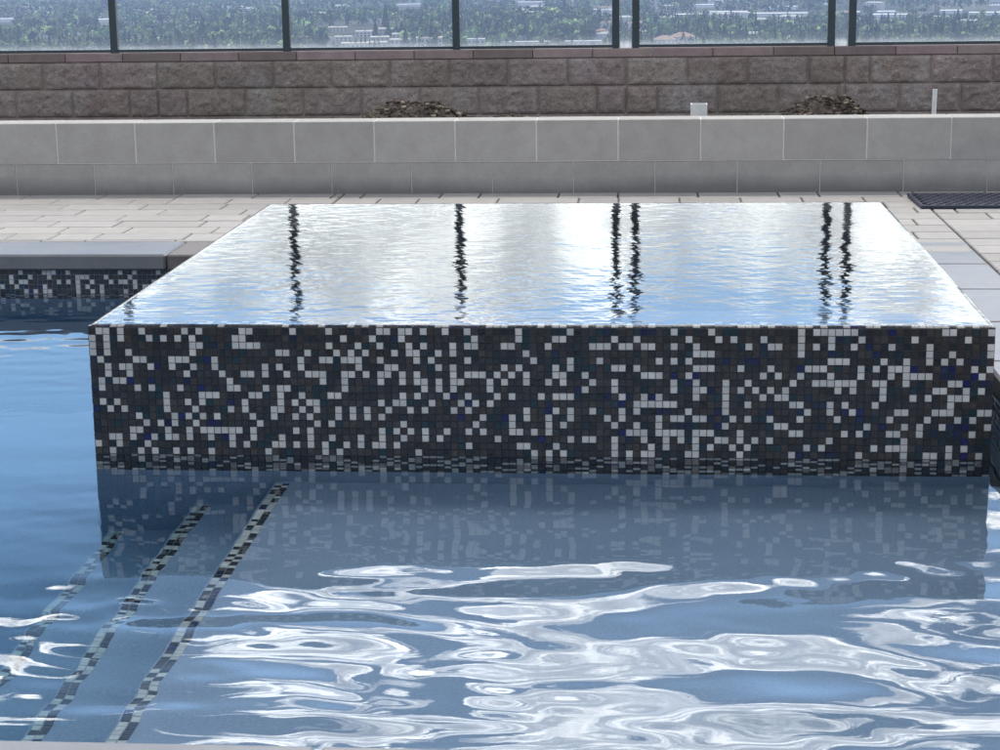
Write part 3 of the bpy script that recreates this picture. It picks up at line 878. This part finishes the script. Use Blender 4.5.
def tree_proto(kind, name, label, group, seed, colr):
    g = np.random.default_rng(seed)
    t = thing(name, label, 'tree', (0,0,0), 0, group)
    mb = MB(); mb.tube((0,0,-.02), (0,0,.55), .022, .010, 7, (.10,.075,.055))
    for k in range(4):
        a_ = k*1.7; mb.tube((0,0,.3+.05*k), (.16*math.cos(a_), .16*math.sin(a_), .52+.06*k), .010, .004, 5, (.10,.075,.055))
    mb.build('trunk', M_BARK, t)
    q = crown_quads(330, kind, g); q = q.mean(1, keepdims=True) + (q-q.mean(1, keepdims=True))*.55
    V = q.reshape(-1, 3); F = np.arange(len(V)).reshape(-1, 4)
    c = np.array(colr)[None, :]*g.uniform(.55, 1.6, (len(F), 1))
    link('crown', np_mesh('crown', V, F, c), M_LEAF, t)
    return t
KINDS = [('round', 'broadleaf_tree', 'bright green rounded broadleaf tree low in the valley view', 'bright green broadleaf trees seen low through the fence', (.12,.165,.055)),
         ('round', 'broadleaf_tree', 'dark green bushy tree low in the valley view', 'dark green bushy trees seen low through the fence', (.045,.068,.028)),
         ('cone', 'conifer_tree', 'dark pointed conifer low in the valley view', 'dark conifers seen low through the fence', (.026,.040,.026)),
         ('spire', 'cypress_tree', 'slim dark cypress beside the pale terraced estate', 'slim cypresses in front of the terraced estate', (.022,.036,.022))]
protos = []
for n_, (kd, nm, lb, gp, cl) in enumerate(KINDS): protos.append(tree_proto(kd, nm, lb, gp, 100+n_, cl))
spots = []
for k in range(34): spots.append((0, rng.uniform(-20, 1010), rng.uniform(34, 52), rng.uniform(8, 13)))
spots[:6] = [(0, 652, 35, 13), (0, 668, 40, 13), (0, 35, 50, 14), (0, 55, 50, 15), (0, 82, 46, 13), (0, 905, 38, 12)]
for k in range(44): spots.append((1, rng.uniform(-20, 1010), rng.uniform(33, 53), rng.uniform(8, 14)))
for k, u in enumerate((566, 572, 578, 584, 590, 560)): spots.append((1, u, 38+(k % 2), 15))
for k in range(22): spots.append((2, rng.uniform(-20, 1010), rng.uniform(34, 50), rng.uniform(13, 20)))
spots.append((2, 395, 29, 24)); spots.append((2, 385, 36, 18))
for u in (361, 366, 371, 375, 379, 384, 388): spots.append((3, u, 45, rng.uniform(9, 13)))
seen = set()
for (kd, u, v, h) in spots:
    pr = protos[kd]
    if 340 < u < 450 and kd < 2 and v > 30: u += 130
    if kd < 3 and h > 6:
        for _ in range(6):
            if any(a_-6 < u < b_+6 and c_-2 < v < c_+14 for a_, b_, c_ in KEEP) and h not in (24, 18) and not (kd == 1 and h == 15): u += 23
    o = pr if kd not in seen else copy_tree(pr)
    seen.add(kd)
    x, y, z = valley(u, v); o.location = (x, y, z)
    f_ = {0: 1.1, 1: 1.15, 2: 1.05, 3: .9}[kd]
    h *= 1.45; o.scale = (h*f_, h*f_, h); o.rotation_euler = (0, 0, rng.uniform(0, 6.28))

# ------------------------------------------------------------------ sky and sun
SUN_EL, SUN_AZ = 66, 12          # azimuth clockwise from +Y
w = bpy.data.worlds.new('World'); scene.world = w; w.use_nodes = True
nt = NT(w)
sky = nt.n('ShaderNodeTexSky', sky_type='NISHITA', sun_disc=False)
sky.sun_elevation = R(SUN_EL); sky.sun_rotation = R(SUN_AZ); sky.air_density = 1.0; sky.dust_density = .6; sky.ozone_density = 1.5; sky.altitude = 150
tc = nt.n('ShaderNodeTexCoord').outputs['Generated']
nm = nt.n('ShaderNodeVectorMath', operation='NORMALIZE'); nt.l(tc, nm.inputs[0])
sp = nt.n('ShaderNodeSeparateXYZ'); nt.l(nm.outputs[0], sp.inputs[0])
el = nt.math('MULTIPLY', nt.math('ARCSINE', sp.outputs[2]), 180/math.pi)   # degrees above the horizon
az = nt.math('MULTIPLY', nt.math('ARCTAN2', sp.outputs[0], sp.outputs[1]), 180/math.pi)
cv = nt.n('ShaderNodeCombineXYZ'); nt.l(nt.math('MULTIPLY', az, .095), cv.inputs[0]); nt.l(nt.math('MULTIPLY', el, .20), cv.inputs[1]); cv.inputs[2].default_value = 4.7
n1 = nt.noise(cv.outputs[0], 1.0, 6, .55, .4)
n2 = nt.noise(cv.outputs[0], 3.6, 5, .65, .2)
cover = nt.ramp(nt.math('DIVIDE', el, 90.0), [(0, .80), (8/90, .76), (9.5/90, .68), (10.8/90, .62), (12.5/90, .46), (16/90, .36), (18.5/90, .45), (22/90, .51), (28/90, .56), (1.0, .45)])
azb = nt.ramp(nt.math("MULTIPLY_ADD", az, 1/60, .5), [(.06, .34), (.14, .21), (.26, .21), (.32, .335), (.36, .355), (.80, .345)])
hi = nt.ramp(nt.math('DIVIDE', el, 90.0), [(17/90, 0.0), (20/90, 1.0)])
lo = nt.ramp(nt.math('DIVIDE', el, 90.0), [(9.4/90, 0.0), (11.0/90, 1.0), (11.8/90, 1.0), (12.5/90, 0.0)])
azb2 = nt.ramp(nt.math('MULTIPLY_ADD', az, 1/60, .5), [(.28, .30), (.33, .06), (.40, .0), (.46, .08), (.58, .10), (.64, 0.0)])
dn = nt.math('ADD', nt.math('ADD', n1, cover), nt.math('SUBTRACT', nt.math('MULTIPLY', hi, nt.math('ADD', azb, -.33)), nt.math('MULTIPLY_ADD', lo, azb2, 1.0)))
dens = nt.ramp(dn, [(0.0, 0.0), (.045, 1.0)], 'EASE')
bright = nt.ramp(n2, [(.32, (1.15, 1.22, 1.36)), (.47, (1.75, 1.8, 1.9)), (.62, (4.6, 4.6, 4.5))])
edge = nt.ramp(dn, [(0.02, 1.35), (.12, .9), (.3, .8)])
hiF = nt.ramp(nt.math('DIVIDE', el, 90.0), [(0, 1.1), (11/90, 1.1), (18/90, 1.3), (24/90, 2.2), (35/90, 1.2), (60/90, .6)])
cl = nt.mix(1.0, nt.mix(1.0, bright, edge, 'MULTIPLY'), hiF, 'MULTIPLY')
# away from the sun the clouds are dimmer
back = nt.math('MULTIPLY_ADD', sp.outputs[1], .34, .64)
cl = nt.mix(1.0, cl, nt.mix(0.0, (0,0,0), (0,0,0)) if False else back, 'MULTIPLY')
SKY_S = .10
b1 = nt.n('ShaderNodeBackground'); glow = nt.ramp(nt.math('DIVIDE', el, 90.0), [(0, .36), (12/90, .38), (15/90, .34), (19/90, .19), (30/90, .13), (1, .13)])
nt.l(nt.mix(1.0, nt.mix(1.0, sky.outputs[0], nt.ramp(nt.math('DIVIDE', el, 90.0), [(14/90, (.92, 1.05, 1.16)), (20/90, (1.0, 1.03, 1.06))]), 'MULTIPLY'), nt.mix(1.0, glow, (8.0, 8.0, 8.0), 'MULTIPLY'), 'MULTIPLY'), b1.inputs[0]); b1.inputs[1].default_value = SKY_S
b2 = nt.n('ShaderNodeBackground'); nt.l(cl, b2.inputs[0]); b2.inputs[1].default_value = 1.0
mx = nt.n('ShaderNodeMixShader'); nt.l(dens, mx.inputs[0]); nt.l(b1.outputs[0], mx.inputs[1]); nt.l(b2.outputs[0], mx.inputs[2])
ow = nt.n('ShaderNodeOutputWorld'); nt.l(mx.outputs[0], ow.inputs[0])
w.cycles.sampling_method = 'MANUAL'; w.cycles.sample_map_resolution = 1024

sd = bpy.data.lights.new('sun', 'SUN'); sd.energy = 2.2; sd.angle = R(.6); sd.color = (1, .96, .9)
so = bpy.data.objects.new('sun', sd); col.objects.link(so)
from mathutils import Vector, Matrix
dirv = Vector((math.cos(R(SUN_EL))*math.sin(R(SUN_AZ)), math.cos(R(SUN_EL))*math.cos(R(SUN_AZ)), math.sin(R(SUN_EL))))
so.rotation_euler = dirv.to_track_quat('Z', 'Y').to_euler(); so.location = dirv*30

# ------------------------------------------------------------------ camera
cd = bpy.data.cameras.new('camera'); cam = bpy.data.objects.new('camera', cd); col.objects.link(cam)
yaw, pit, rol = .081, .221, -.014
Fw = Vector((-math.sin(yaw)*math.cos(pit), math.cos(yaw)*math.cos(pit), -math.sin(pit)))
R0 = Vector((math.cos(yaw), math.sin(yaw), 0)); U0 = R0.cross(Fw)
Rt = math.cos(rol)*R0 + math.sin(rol)*U0; Up = -math.sin(rol)*R0 + math.cos(rol)*U0
m = Matrix((Rt, Up, -Fw)).transposed().to_4x4(); m.translation = Vector((1.545, -5.015, 1.361))
cam.matrix_world = m
cd.sensor_width = 36; cd.lens = 36*1892/1000; cd.clip_start = .1; cd.clip_end = 80000
scene.camera = cam
scene.view_settings.view_transform = 'Standard'; scene.view_settings.look = 'None'; scene.view_settings.exposure = 0; scene.view_settings.gamma = 1
scene.render.engine = 'CYCLES'
scene.cycles.max_bounces = 14; scene.cycles.transmission_bounces = 10; scene.cycles.transparent_max_bounces = 16
scene.cycles.caustics_reflective = True; scene.cycles.caustics_refractive = True
scene.cycles.sample_clamp_indirect = 6
scene.cycles.use_denoising = True
